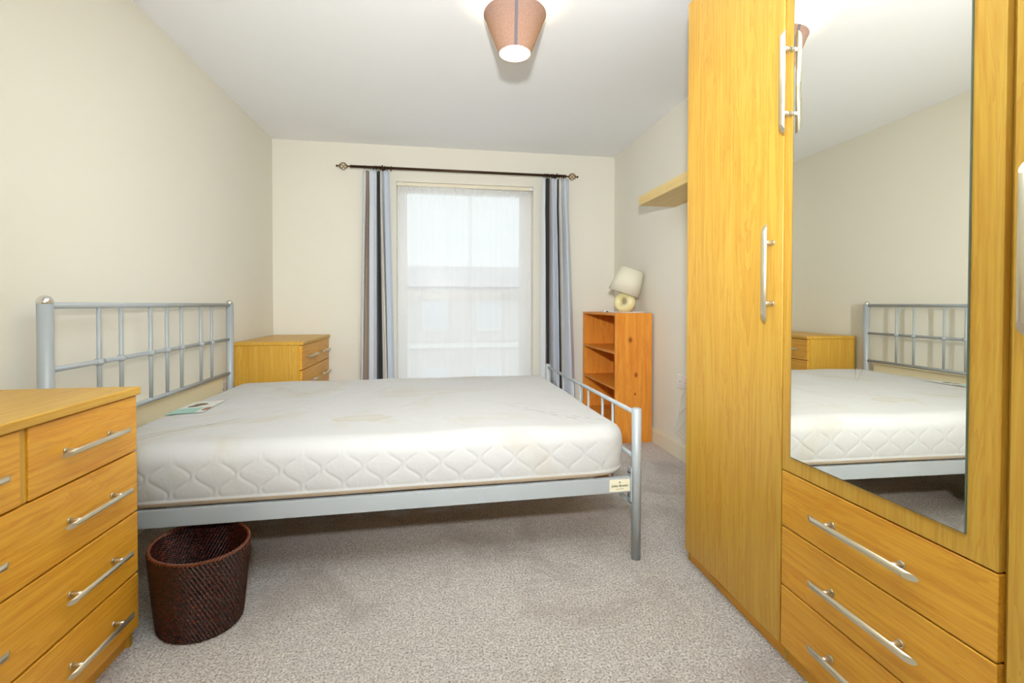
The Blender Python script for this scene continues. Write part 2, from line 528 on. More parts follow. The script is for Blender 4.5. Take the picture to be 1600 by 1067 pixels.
for i in range(13):
    x = .12 + i * (BL - .24) / 12
    MB().box(x - .03, x + .03, -BW + .018, -.018, .3065, .3185, M_oak_y, .002).build('slat', parent=bed)
# maker's tag on the near rail
lb = MB().box(BL - .118, BL - .032, -BW - .0095, -BW - .0078, .283, .331, plain('cream_tag_card', srgb(232, 226, 198), .5)).build('maker_tag', parent=bed)
M_green = plain('green_print', srgb(62, 92, 40), .6)
def text_mesh(txt, size, m, name, parent, loc, rot):
    c = bpy.data.curves.new('txt', 'FONT'); c.body = txt; c.size = size; c.align_x = 'CENTER'; c.align_y = 'CENTER'; c.extrude = .0002
    c.offset = size * .015
    to = bpy.data.objects.new('txt', c); col.objects.link(to)
    dg = bpy.context.evaluated_depsgraph_get()
    me = bpy.data.meshes.new_from_object(to.evaluated_get(dg))
    bpy.data.objects.remove(to)
    me.materials.clear(); me.materials.append(m)
    o = bpy.data.objects.new(name, me); col.objects.link(o); o.parent = parent
    o.location = loc; o.rotation_euler = rot
    return o
text_mesh('Julian Bowen', .0132, M_green, 'maker_name', lb, (BL - .075, -BW - .0098, .306), (PI / 2, 0, 0))
b = MB()
t = bmesh.new(); ps = [(0, -.0022), (.0034, .0022), (.0030, .0070), (.0004, .0034), (0, .0048), (-.0004, .0034), (-.0030, .0070), (-.0034, .0022)]
t.faces.new([t.verts.new((BL - .075 + p, -BW - .0099, .3175 + q)) for p, q in ps]); b.merge(t, M_green, False)
b.build('maker_leaf_mark', parent=lb)
MB().box(BL - .092, BL - .058, -BW - .0099, -BW - .0095, .2925, .2937, M_green).build('small_print', parent=lb)

# ------------------------------------------------------------------ mattress
def mattress_mat():
    m, nt, b = mat('ivory_damask_ticking')
    tc = N(nt, 'ShaderNodeTexCoord').outputs['Object']
    base = srgb(188, 187, 185)
    st = noise_(nt, tc, 2.3, 5, 0.62, 0.8)
    mask = ramp(nt, st, [(0.56, (0, 0, 0, 1)), (0.66, (.5, .5, .5, 1)), (.78, (.8, .8, .8, 1))])
    c = mixc(nt, mask, base, srgb(180, 170, 150))
    # one shaped water stain
    for (sx_, sy_, ra, rb) in ((.95, -1.12, .20, .11), (.72, -.42, .09, .05)):
        sb = N(nt, 'ShaderNodeVectorMath', operation='SUBTRACT'); nt.links.new(tc, sb.inputs[0]); sb.inputs[1].default_value = (sx_, sy_, .2)
        ml = N(nt, 'ShaderNodeVectorMath', operation='MULTIPLY'); nt.links.new(sb.outputs[0], ml.inputs[0]); ml.inputs[1].default_value = (1 / ra, 1 / rb, .5)
        ln = N(nt, 'ShaderNodeVectorMath', operation='LENGTH'); nt.links.new(ml.outputs[0], ln.inputs[0])
        dd = math_(nt, 'ADD', ln.outputs['Value'], math_(nt, 'MULTIPLY', noise_(nt, tc, 9, 3), 0.9))
        kf = ramp(nt, dd, [(0.5, (.12, .12, .12, 1)), (.95, (.45, .45, .45, 1)), (1.05, (.55, .55, .55, 1)), (1.15, (0, 0, 0, 1))])
        c = mixc(nt, kf, c, srgb(178, 165, 132))
    # beige tape along the bottom
    sp = N(nt, 'ShaderNodeSeparateXYZ'); nt.links.new(tc, sp.inputs[0])
    tp = math_(nt, 'LESS_THAN', sp.outputs[2], .022)
    c = mixc(nt, tp, c, srgb(176, 158, 134))
    nt.links.new(c, b.inputs['Base Color'])
    b.inputs['Roughness'].default_value = .75; b.inputs['Specular IOR Level'].default_value = .25
    b.inputs['Sheen Weight'].default_value = .2
    n1 = noise_(nt, tc, 14, 5, .6, 1.2); n2 = noise_(nt, tc, 260, 2)
    bump(nt, math_(nt, 'ADD', n1, math_(nt, 'MULTIPLY', n2, .12)), .28, .006, b)
    return m
M_mat = mattress_mat()
MX0, MX1, MY0, MY1, MZ0, MT = .055, 2.012, -1.405, .0, .338, .208
def make_mattress():
    t = thing('mattress', (.0554, -.9325, MZ0), .0202, 'bare white quilted double mattress with faint stains lying on the metal bed', 'mattress')
    Lx, Ly, Hz = MX1 - MX0, MY1 - MY0, MT
    r = .062; rc = .092
    # outline of the plan: rounded rectangle sampled by arc length
    def outline(inset, n_side, rc):
        pts = []
        x0, x1, y0, y1 = MX0 + inset, MX1 - inset, MY0 + inset, MY1 - inset
        rc = max(rc - inset, .01)
        def arc(cx_, cy_, a0):
            return [(cx_ + rc * math.cos(a0 + k / 10 * PI / 2), cy_ + rc * math.sin(a0 + k / 10 * PI / 2)) for k in range(11)]
        def line(a, b_, n): return [(a[0] + (b_[0] - a[0]) * k / n, a[1] + (b_[1] - a[1]) * k / n) for k in range(1, n)]
        c1 = arc(x1 - rc, y0 + rc, -PI / 2); c2 = arc(x1 - rc, y1 - rc, 0); c3 = arc(x0 + rc, y1 - rc, PI / 2); c4 = arc(x0 + rc, y0 + rc, PI)
        nx, ny = 480, 330
        pts = c1 + line(c1[-1], c2[0], ny) + c2 + line(c2[-1], c3[0], nx) + c3 + line(c3[-1], c4[0], ny) + c4 + line(c4[-1], c1[0], nx)
        return pts
    prof = []
    for k in range(7): a = k / 6 * PI / 2; prof.append((.018 * (1 - math.sin(a)), .018 * (1 - math.cos(a)), 0))
    for k in range(1, 30): prof.append((0, .018 + (Hz - .018 - r) * k / 30, 1))
    for k in range(11): a = k / 10 * PI / 2; prof.append((r * (1 - math.cos(a)), Hz - r + r * math.sin(a), 1))
    P_, Pz = .070, .30
    rows = []
    base_out = outline(0, 0, rc)
    n = len(base_out)
    # outward normals from the outline itself
    nor = []
    for i in range(n):
        a = Vector(base_out[i - 1]); c = Vector(base_out[(i + 1) % n]); d = (c - a).normalized(); nor.append(Vector((d.y, -d.x)))
    # arc length
    s_ = [0]
    for i in range(1, n): s_.append(s_[-1] + (Vector(base_out[i]) - Vector(base_out[i - 1])).length)
    for (ins, z, q) in prof:
        row = []
        for i, (x, y) in enumerate(base_out):
            nn = nor[i]
            dd = 0
            fz = min(1, max(0, (z - .02) / .02)) * min(1, max(0, (Hz - z - .028) / .05))
            k0 = round(s_[i] / P_)
            best = 1e9
            for k in (k0 - 1, k0, k0 + 1):
                xc = k * P_ + (1 if k % 2 else -1) * P_ * .40 * math.cos(2 * PI * (z - .045) / .118)
                sl = P_ * .40 * 2 * PI / .118 * math.sin(2 * PI * (z - .045) / .118)
                best = min(best, abs(s_[i] - xc) / math.sqrt(1 + sl * sl))
            dd -= .0024 * math.exp(-(best / .0042) ** 2) * fz
            dd += .0010 * min(1, best / .03) * fz
            bulge = .008 * math.sin(PI * min(1, z / Hz)) + .006 * noise.noise(Vector((x * 2.1, y * 2.1, z * 5)))
            if z < .024: dd += .003
            sag = .006 * noise.noise(Vector((x * 1.7 + 3, y * 1.7, 0)))
            # corners lift off the base a little
            cl = max(0, (x - (MX1 - .18)) / .18) ** 2 * max(0, (-y - (BW - .22)) / .22)
            zz = z + (sag + .010 * noise.noise(Vector((x * 2.5, y * 2.5, 7)))) * (z / Hz) + cl * .018 * (1 - z / Hz) + .002
            row.append(Vector((x - nn.x * ins + nn.x * (dd + bulge), y - nn.y * ins + nn.y * (dd + bulge), zz)))
        rows.append(row)
    b = MB()
    b.grid(rows, M_mat, closed_u=True)
    # top: concentric rings toward the centre line
    last = rows[-1]; tops = [last]
    cx_, cy_ = (MX0 + MX1) / 2, (MY0 + MY1) / 2
    def tz(x, y):
        e = min(x - MX0, MX1 - x, y - MY0, MY1 - y)
        k = min(1, max(0, (e - r) / .15))
        return MT + .002 + .006 * noise.noise(Vector((x * 1.7 + 3, y * 1.7, 0))) + .010 * noise.noise(Vector((x * 2.5, y * 2.5, 7))) + k * (.004 + .0035 * noise.noise(Vector((x * 5.5, y * 9, 2)))+ .0012 * noise.noise(Vector((x * 22, y * 38, 2))))
    for f in [i / 60 for i in range(1, 61)]:
        row = []
        for p in last:
            # shrink y fully, x toward an inner segment
            hx = (MX1 - MX0) / 2 - (MY1 - MY0) / 2
            tx = max(cx_ - hx, min(cx_ + hx, p.x)) if True else cx_
            x = p.x + (tx - p.x) * f; y = p.y + (cy_ - p.y) * f
            e = tz(x, y)
            row.append(Vector((x, y, e if f > .03 else (p.z + e) / 2)))
        tops.append(row)
    b.grid(tops, M_mat, closed_u=True)
    # bottom
    t2 = bmesh.new(); t2.faces.new([t2.verts.new(p) for p in rows[0]]); b.merge(t2, M_mat, False)
    body = b.build('mattress_cover', parent=t)
    return t, tz
mattress, tz = make_mattress()
# sewn brand label near the headboard (teal band, printed picture)
def label_mat():
    m, nt, b = mat('printed_label')
    uv = N(nt, 'ShaderNodeUVMap').outputs[0]
    sp = N(nt, 'ShaderNodeSeparateXYZ'); nt.links.new(uv, sp.inputs[0])
    U_, V_ = sp.outputs[0], sp.outputs[1]
    white = srgb(226, 226, 218); teal = srgb(160, 200, 190); brown = srgb(96, 56, 28); olive = srgb(120, 118, 66)
    c = mixc(nt, math_(nt, 'MULTIPLY', math_(nt, 'LESS_THAN', U_, .38), math_(nt, 'GREATER_THAN', V_, .22)), white, teal)
    def blob(cx_, cy_, rx, ry, colr, c):
        dx_ = math_(nt, 'DIVIDE', math_(nt, 'SUBTRACT', U_, cx_), rx); dy_ = math_(nt, 'DIVIDE', math_(nt, 'SUBTRACT', V_, cy_), ry)
        d2_ = math_(nt, 'ADD', math_(nt, 'MULTIPLY', dx_, dx_), math_(nt, 'MULTIPLY', dy_, dy_))
        d2_ = math_(nt, 'ADD', d2_, math_(nt, 'MULTIPLY', noise_(nt, uv, 9, 3), .7))
        return mixc(nt, math_(nt, 'LESS_THAN', d2_, 1.1), c, colr)
    c = blob(.55, .62, .11, .20, brown, c); c = blob(.66, .46, .10, .14, brown, c); c = blob(.72, .62, .08, .16, olive, c)
    c = blob(.24, .08, .14, .12, srgb(150, 100, 78), c)
    nt.links.new(c, b.inputs['Base Color']); b.inputs['Roughness'].default_value = .5
    return m
def w2l(p):  # world -> bed local
    c, s = math.cos(-.0202), math.sin(-.0202); x, y = p[0] - .0554, p[1] + .9325
    return (c * x - s * y, s * x + c * y)
A, B_, C_, D_ = [w2l(p) for p in ((.173, -1.859), (.324, -1.848), (.300, -1.573), (.165, -1.584))]
rows, uvs = [], []
for i in range(13):
    u = i / 12; row = []; ur = []
    for j in range(7):
        v = j / 6
        # u along headboard (far), v away from the headboard -> toward it
        x = (B_[0] * (1 - v) + A[0] * v) * (1 - u) + (C_[0] * (1 - v) + D_[0] * v) * u
        y = (B_[1] * (1 - v) + A[1] * v) * (1 - u) + (C_[1] * (1 - v) + D_[1] * v) * u
        row.append(Vector((x, y, tz(x, y) + .0035))); ur.append((u * .95, v * .95))
    rows.append(row); uvs.append(ur)
b = MB(); b.grid(rows, label_mat(), uv=uvs)
tag(b.build('sewn_label', parent=mattress), 'small printed label with a pale teal band')

# board behind the headboard
tag(MB().box(.0005, .03, -2.42, -.972, .107, .587, painted('pale_yellow_board_paint', srgb(250, 236, 198), .01, rough=.5, bs=.02), .002).build('backing_board'),
    'cream painted board standing along the left wall behind the metal headboard', 'board')

# ------------------------------------------------------------------ bookcase
bk = thing('bookcase', (2.634, -.811, 0), 0, 'small orange pine bookcase with empty shelves in the right corner by the window', 'bookcase')
bd, bw, bh = .288, .778, .9695
for y0, y1 in ((0, .018), (bw - .018, bw)):
    MB().box(0, bd, y0, y1, 0, bh, M_pine_z, .002).build('side_panel', parent=bk)
MB().box(bd - .006, bd - .001, .0185, bw - .0185, .03, bh - .001, M_pine_z).build('back_panel', parent=bk)
MB().box(.001, bd - .007, .0185, bw - .0185, bh - .019, bh - .001, M_pine_y, .001).build('top', parent=bk)
for z in (.68, .412, .12):
    MB().box(.004, bd - .007, .0185, bw - .0185, z - .018, z, M_pine_y, .001).build('shelf', parent=bk)
MB().box(.02, .036, .0185, bw - .0185, 0, .10, M_pine_y, .001).build('plinth', parent=bk)

# ------------------------------------------------------------------ floating shelf
tag(MB().box(W - .262, W - .0005, -2.20, -1.102, 1.700, 1.760, M_shelf, .002).build('floating_shelf'),
    'thick pale wood floating shelf high on the right wall beside the wardrobe', 'shelf')

# ------------------------------------------------------------------ table lamp
def fabric(name, c, trans=.35, rough=.9, sc=600, bs=.15):
    m, nt, b = mat(name)
    tc = N(nt, 'ShaderNodeTexCoord').outputs['Object']
    b.inputs['Base Color'].default_value = c; b.inputs['Roughness'].default_value = rough
    b.inputs['Specular IOR Level'].default_value = .1
    bump(nt, noise_(nt, tc, sc, 2), bs, .001, b)
    if trans > 0:
        tr = N(nt, 'ShaderNodeBsdfTranslucent'); tr.inputs[0].default_value = c
        mx = N(nt, 'ShaderNodeMixShader'); mx.inputs[0].default_value = trans
        nt.links.new(b.outputs[0], mx.inputs[1]); nt.links.new(tr.outputs[0], mx.inputs[2])
        nt.links.new(mx.outputs[0], nt.nodes['Material Output'].inputs[0])
    return m
LZ = bh
lx, ly = 2.80, -.585
lamp = thing('table_lamp', (lx, ly, LZ), 0, 'cream ceramic ring shaped table lamp with a tilted cream shade on the bookcase', 'lamp')
Rl = Matrix.Rotation(math.radians(-9), 3, 'Z')
b = MB()
rows = []
Ro, ro = .055, .034
for i in range(48):
    a = i / 48 * 2 * PI; row = []
    rr = ro * (1 + .10 * math.cos(a))
    for k in range(20):
        t_ = k / 20 * 2 * PI
        x = (Ro + rr * math.cos(t_)) * math.sin(a); z = (Ro + rr * math.cos(t_)) * (-math.cos(a)); y = rr * 1.15 * math.sin(t_)
        row.append(Matrix.Rotation(math.radians(-52), 3, 'Z') @ Vector((x, y, max(z + .086, .001))))
    rows.append(row)
b.grid(rows, M_ceramic, closed_u=True, closed_v=True)
b.build('ceramic_base', parent=lamp)
MB().tube([(0, 0, .162), (.012, 0, .195)], .012, M_ceramic, 16).build('lamp_neck', parent=lamp)
tilt = Matrix.Translation((.006, 0, .196)) @ Matrix.Rotation(math.radians(18), 4, 'Y') @ Matrix.Rotation(math.radians(8), 4, 'X')
b = MB()
M_cshade = fabric('cream_shade_cotton', srgb(248, 242, 222), .2)
b.lathe([(.124, -.044), (.098, .152), (.0968, .152), (.1225, -.044), (.124, -.044)], M_cshade, 48, mtx=tilt)
b.build('lamp_shade', parent=lamp)
b = MB()
for k in range(3):
    a = k * 2 * PI / 3 + .4
    b.tube([tilt @ Vector((0, 0, .02)), tilt @ Vector((.104 * math.cos(a), .104 * math.sin(a), -.01))], .0012, M_nickel, 6)
b.build('shade_ring', parent=lamp)
b = MB(); b.lathe([(.0001, .075), (.012, .072), (.026, .055), (.03, .04), (.026, .022), (.014, .0), (.013, -.02), (.0001, -.02)], plain('opal_bulb', srgb(240, 238, 230), .3), 20, mtx=tilt)
b.build('light_bulb', parent=lamp)
# its lead lies loose along the bookcase top, with its plug
b = MB()
pts = [(-.03, .02, .004), (-.06, -.03, .004), (-.07, -.10, .004), (-.02, -.17, .004), (.04, -.195, .005), (.085, -.18, .004), (.115, -.12, .006)]
def smooth_path(pts, n=8):
    out = []
    P = [Vector(p) for p in pts]
    for i in range(len(P) - 1):
        p0, p1, p2, p3 = P[max(i - 1, 0)], P[i], P[i + 1], P[min(i + 2, len(P) - 1)]
        for k in range(n):
            t = k / n
            out.append(.5 * ((2 * p1) + (-p0 + p2) * t + (2 * p0 - 5 * p1 + 4 * p2 - p3) * t * t + (-p0 + 3 * p1 - 3 * p2 + p3) * t ** 3))
    out.append(P[-1]); return out
b.tube(smooth_path(pts), .0035, M_cable, 8)
b.build('lead', parent=lamp)
b = MB(); b.box(-.135, -.085, .10, .15, .001, .018, M_plastic, .005); b.box(-.118, -.102, .088, .101, .004, .012, M_dark, .001)
b.tube(smooth_path([(-.09, .1, .006), (-.07, .06, .004), (-.03, .02, .004)]), .0035, M_cable, 8)
b.build('plug', parent=lamp)

# ------------------------------------------------------------------ sockets and wall lead
def socket(loc, rz, label, wide):
    s = thing('wall_socket', loc, rz, label, 'socket')
    w_ = .146 if wide else .086
    b = MB(); b.box(0, .009, -w_ / 2, w_ / 2, -.043, .043, M_plastic, .004, 3); b.build('face_plate', parent=s)
    for c in ((-.036, .036) if wide else (0,)):
        MB().box(.009, .0125, c - .008, c + .008, .012, .03, M_plastic, .0015).build('rocker_switch', parent=s)
        b = MB(); b.box(.0088, .0094, c - .003, c + .003, -.008, .004, M_dark); b.box(.0088, .0094, c - .014, c - .008, -.026, -.022, M_dark); b.box(.0088, .0094, c + .008, c + .014, -.026, -.022, M_dark)
        b.build('socket_hole', parent=s)
    return s
socket((W - .0003, -1.236, .521), PI, 'white double socket low on the right wall just past the wardrobe edge', True)
socket((.0003, -.885, .50), 0, 'socket on the left wall between far chest and headboard, seen in the mirror', True)
b = MB()
pts = [(W - .012, -1.26, .47), (W - .010, -1.21, .40), (W - .009, -1.17, .28), (W - .009, -1.143, .19), (W - .009, -1.142, .165), (W - .010, -1.20, .205), (W - .012, -1.28, .28)]
b.tube(smooth_path(pts), .003, M_cable, 8)
b.tube(smooth_path([(W - .009, -1.145, .172), (W - .010, -1.2, .162), (W - .012, -1.3, .15)]), .003, M_cable, 8)
b.tube(smooth_path([(W - .009, -1.175, .285), (W - .010, -1.21, .32), (W - .012, -1.3, .37)]), .003, M_cable, 8)
tag(b.build('cable'), 'looped white cable hanging against the right wall beside the wardrobe', 'cable')

# ------------------------------------------------------------------ wicker basket
def basket_mat():
    m, nt, b = mat('dark_stained_rattan')
    uv = N(nt, 'ShaderNodeUVMap').outputs[0]
    mp = N(nt, 'ShaderNodeMapping'); mp.inputs['Scale'].default_value = (22, 40, 1); nt.links.new(uv, mp.inputs['Vector'])
    n1 = noise_(nt, mp.outputs[0], 1.6, 3, .7)
    tc = N(nt, 'ShaderNodeTexCoord').outputs['Object']
    n2 = noise_(nt, tc, 7, 3)
    c = ramp(nt, n1, [(.36, srgb(24, 8, 6)), (.55, srgb(66, 20, 10)), (.66, srgb(108, 40, 16)), (.76, srgb(190, 104, 44))])
    c = mixc(nt, ramp(nt, n2, [(.35, (.6, .6, .6, 1)), (.65, (0, 0, 0, 1))]), c, srgb(40, 12, 8))
    nt.links.new(c, b.inputs['Base Color']); b.inputs['Roughness'].default_value = .26
    return m
M_bask = basket_mat()
M_rim = plain('rattan_rim', srgb(104, 50, 22), .35)
bs = thing('waste_basket', (.568, -2.405, 0), -.75, 'dark red brown woven wicker waste basket between the chest and the bed', 'basket')
def basket():
    nr, ns = 46, 74; seg = 592; rows, uvs = [], []
    NZ = nr * 5; hh = .250
    rx0, ry0, k0 = .165, .136, .84
    def wall(sgn, zlo):
        rows, uvs = [], []
        for i in range(NZ + 1):
            f = i / NZ; z = zlo + (hh - zlo) * f
            k = k0 + (1 - k0) * (f ** .9)
            row = []; ur = []
            rowi = f * nr
            for j in range(seg):
                a = j / seg * 2 * PI
                weave = math.cos(a * ns + (math.floor(rowi)) * PI * .5)
                prof = abs(math.sin(PI * (rowi % 1.0)))
                dr = (.0024 * weave * prof + .0020 * prof) * (1 if sgn > 0 else -1) - (.006 if sgn < 0 else 0)
                row.append(Vector(((rx0 * k + dr) * math.cos(a), (ry0 * k + dr) * math.sin(a), z)))
                ur.append((j / seg + math.floor(rowi) * .25 / ns, f))
            rows.append(row); uvs.append(ur)
        return rows, uvs
    b = MB()
    for sgn in (1, -1):
        r_, u_ = wall(sgn, .001 if sgn > 0 else .008)
        b.grid(r_, M_bask, closed_u=True, uv=u_)
    # floor of the basket
    for z in (.001, .008):
        t = bmesh.new(); t.faces.new([t.verts.new((rx0 * (k0 - .01) * math.cos(j / 64 * 2 * PI), ry0 * (k0 - .01) * math.sin(j / 64 * 2 * PI), z)) for j in range(64)]); b.merge(t, M_bask, False)
    b.build('woven_body', parent=bs)
    b = MB()
    for ph in (0, PI):
        pts = []
        n = 300
        for j in range(n):
            a = j / n * 2 * PI; w = a * 38 + ph
            pts.append(((rx0 - .003 + .003 * math.cos(w)) * math.cos(a), (ry0 - .003 + .003 * math.cos(w)) * math.sin(a), hh + .003 + .003 * math.sin(w)))
        b.tube(pts, .0029, M_rim, 8, closed=True)
    b.build('braided_rim', parent=bs)
basket()

# ------------------------------------------------------------------ curtain pole
rodz, rody = 2.163, -.10
def pole_z(x): return rodz
pole = thing('curtain_pole', (.66, rody, rodz), 0, 'dark bronze curtain pole with twisted cage finials above the window', 'curtain pole')
def PX(x): return x - .66
MB().tube([(PX(.640), 0, 0), (PX(2.445), 0, 0)], .0112, M_bronze, 16).build('rod', parent=pole)
for s_, x0 in ((-1, .640), (1, 2.445)):
    b = MB()
    X = lambda d: PX(x0) + s_ * d
    b.tube([(X(-.01), 0, 0), (X(0), 0, 0), (X(.008), 0, 0), (X(.012), 0, 0), (X(.035), 0, 0)], [.011, .0125, .0125, .006, .0045], M_bronze, 14)
    for k in range(5):
        pts = []
        for i in range(15):
            f = i / 14; r_ = .0265 * math.sin(PI * f) ** .8 + .0025; a = k * 2 * PI / 5 + f * 2.6
            pts.append((X(.032 + f * .066), r_ * math.cos(a), r_ * math.sin(a)))
        b.tube(pts, .0028, M_bronze_l, 6)
    b.tube([(X(.096), 0, 0), (X(.108), 0, 0)], .004, M_bronze, 10)
    b.ball((X(.114), 0, 0), .0085, M_bronze)
    b.build('finial', parent=pole)
for x in (.885, 2.372):
    b = MB()
    b.cyl((PX(x), 0, 0), (PX(x), .0995, 0), .006, M_bronze, 10)
    b.cyl((PX(x), .094, 0), (PX(x), .0995, 0), .022, M_bronze, 16)
    b.tube([(PX(x) - .006, 0, 0), (PX(x) + .006, 0, 0)], .0125, M_bronze, 16)
    b.ball((PX(x), 0, .016), .0065, M_bronze)
    b.build('bracket', parent=pole)
def ring(cx_, drop, tiltd):
    b = MB(); n = 24
    pts = [(.0, .0168 * math.cos(a / n * 2 * PI), .0168 * math.sin(a / n * 2 * PI)) for a in range(n)]
    Rm = Matrix.Rotation(math.radians(tiltd), 3, 'Z')
    b.tube([Rm @ Vector(p) for p in pts], .0027, M_bronze, 8, closed=True)
    b.tube([(0, 0, -.0165), (0, 0, -.024)], .0014, M_bronze, 6)
    o = b.build('curtain_ring'); o.location = (cx_, rody, rodz - .0036); return o
xs_l = [.745, .815, .835, .853, .868, .905, .925, .955]
xs_r = [2.262, 2.285, 2.305, 2.325, 2.342, 2.392, 2.412, 2.500]
r0 = None
for side, xs in (('left', xs_l), ('right', xs_r)):
    for i, x in enumerate(xs):
        if side == 'right' and i == 7: x = 2.432
        if r0 is None: o = r0 = ring(x, 0, 10)
        else: o = r0.copy(); col.objects.link(o); o.location.x = x; o.rotation_euler = (0, 0, math.radians(random.uniform(-25, 25)))
        tag(o, 'small dark bronze curtain ring on the pole above the %s striped curtain' % side, 'curtain ring', 'curtain rings over the %s curtain' % side)

# ------------------------------------------------------------------ striped curtains
GREY = srgb(206, 212, 222); LBL = srgb(196, 206, 220); BLK = srgb(26, 27, 33); CRM = srgb(226, 222, 210); TAU = srgb(168, 148, 130); WHT = srgb(222, 226, 230)
def stripe_mat(name, bands):
    m, nt, b = mat(name)
    uv = N(nt, 'ShaderNodeUVMap').outputs[0]
    sp = N(nt, 'ShaderNodeSeparateXYZ'); nt.links.new(uv, sp.inputs[0])
    c = ramp(nt, sp.outputs[0], bands, 'CONSTANT')
    tc = N(nt, 'ShaderNodeTexCoord').outputs['Object']
    c = mixc(nt, math_(nt, 'MULTIPLY', noise_(nt, tc, 500, 2), .12), c, (.35, .35, .35, 1))
    nt.links.new(c, b.inputs['Base Color']); b.inputs['Roughness'].default_value = .75
    b.inputs['Specular IOR Level'].default_value = .2; b.inputs['Sheen Weight'].default_value = .25
    bump(nt, noise_(nt, tc, 700, 2), .1, .001, b)
    return m
def curtain(label, cols, bands, z0, z1):
    """cols: (u, x_top, x_mid, x_bottom, depth) control columns, front folds at small depth"""
    rows, uvs = [], []
    nz = 60; sub = 8
    for i in range(nz + 1):
        f = i / nz; z = z1 + (z0 - z1) * f
        row, ur = [], []
        def col_at(c):
            u, xt, xm, xb, d = c
            if f < .12: x = xt + (xm - xt) * (f / .12) ** 1.3 * .4
            else: x = xt + (xm - xt) * .4 + ((xb - xt) - (xm - xt) * .4) * ((f - .12) / .88) ** .9
            dd = d * (0.35 + .65 * min(1, f / .25)) * (1 + .2 * math.sin(f * 5 + u * 9))
            return u, x, dd
        cs = [col_at(c) for c in cols]
        for k in range(len(cs) - 1):
            a, b_ = cs[k], cs[k + 1]
            for s in range(sub):
                t = s / sub; ts = t * t * (3 - 2 * t)
                row.append(Vector((a[1] + (b_[1] - a[1]) * t, rody + a[2] + (b_[2] - a[2]) * ts + .0015 * math.sin(40 * f + k), z + .0015 * math.sin(k * 3 + t * 3) * f)))
                ur.append((a[0] + (b_[0] - a[0]) * t, 1 - f))
        e = cs[-1]; row.append(Vector((e[1], rody + e[2], z))); ur.append((e[0], 1 - f))
        rows.append(row); uvs.append(ur)
    b = MB(); b.grid(rows, stripe_mat('striped_curtain_cotton', bands), uv=uvs)
    o = b.build('curtain')
    # give the cloth thickness
    sm = o.modifiers.new('thickness', 'SOLIDIFY'); sm.thickness = .0022; sm.offset = 0
    return tag(o, label, 'curtain')
P0, P1, P2 = .010, -.034, .050
curtain('striped blue, black and cream curtain hanging left of the window',
        [(0.00, .728, .722, .690, .02), (0.10, .748, .742, .718, P1), (0.155, .766, .760, .722, .02), (.22, .778, .785, .772, P2),
         (.25, .783, .792, .775, P1), (0.36, .812, .815, .812, -.03), (0.43, .838, .836, .832, .0), (.49, .846, .846, .842, P2), (.56, .853, .856, .880, .03),
         (.60, .868, .870, .892, .0), (.68, .878, .885, .925, P1), (.74, .884, .892, .930, P2), (.80, .905, .91, .935, -.026), (.90, .925, .935, .965, -.018), (1.0, .940, .955, .986, .012)],
        [(0, WHT), (.12, TAU), (.24, GREY), (.43, BLK), (.595, CRM), (.735, LBL)], .03, 2.138)
curtain('striped blue, black and cream curtain hanging right of the window',
        [(0.0, 2.240, 2.225, 2.225, .01), (.07, 2.258, 2.25, 2.262, P1), (.12, 2.268, 2.262, 2.280, .0), (.22, 2.300, 2.296, 2.300, -.01), (.30, 2.312, 2.316, 2.330, P2), (.35, 2.332, 2.330, 2.345, P1),
         (.42, 2.350, 2.352, 2.375, P0), (.50, 2.366, 2.358, 2.392, P1), (.55, 2.376, 2.370, 2.400, .03), (.64, 2.384, 2.385, 2.425, .02), (.70, 2.400, 2.395, 2.430, P1), (.78, 2.415, 2.415, 2.455, P0),
         (.84, 2.418, 2.425, 2.462, P2), (.92, 2.44, 2.46, 2.51, P1), (1.0, 2.484, 2.475, 2.555, .015)],
        [(0, WHT), (.12, BLK), (.245, TAU), (.31, GREY), (.545, BLK), (.66, CRM), (.83, GREY)], .03, 2.138)

# ------------------------------------------------------------------ net curtains
def net_mat():
    m, nt, b = mat('white_voile')
    nt.nodes.remove(b)
    tc = N(nt, 'ShaderNodeTexCoord').outputs['Object']
    d = N(nt, 'ShaderNodeBsdfDiffuse'); d.inputs[0].default_value = (.97, .97, .97, 1)
    tl = N(nt, 'ShaderNodeBsdfTranslucent'); tl.inputs[0].default_value = (.97, .97, .97, 1)
    tp = N(nt, 'ShaderNodeBsdfTransparent')
    m1 = N(nt, 'ShaderNodeMixShader'); m1.inputs[0].default_value = .5
    nt.links.new(d.outputs[0], m1.inputs[1]); nt.links.new(tl.outputs[0], m1.inputs[2])
    m2 = N(nt, 'ShaderNodeMixShader')
    mp = N(nt, 'ShaderNodeMapping'); mp.inputs['Scale'].default_value = (26, 26, .5); nt.links.new(tc, mp.inputs['Vector'])
    nf = noise_(nt, mp.outputs[0], 1, 2)
    nt.links.new(math_(nt, 'MULTIPLY_ADD', nf, .05, .37), m2.inputs[0])
    nt.links.new(tp.outputs[0], m2.inputs[1]); nt.links.new(m1.outputs[0], m2.inputs[2])
    nt.links.new(m2.outputs[0], nt.nodes['Material Output'].inputs[0])
    return m
M_net = net_mat()
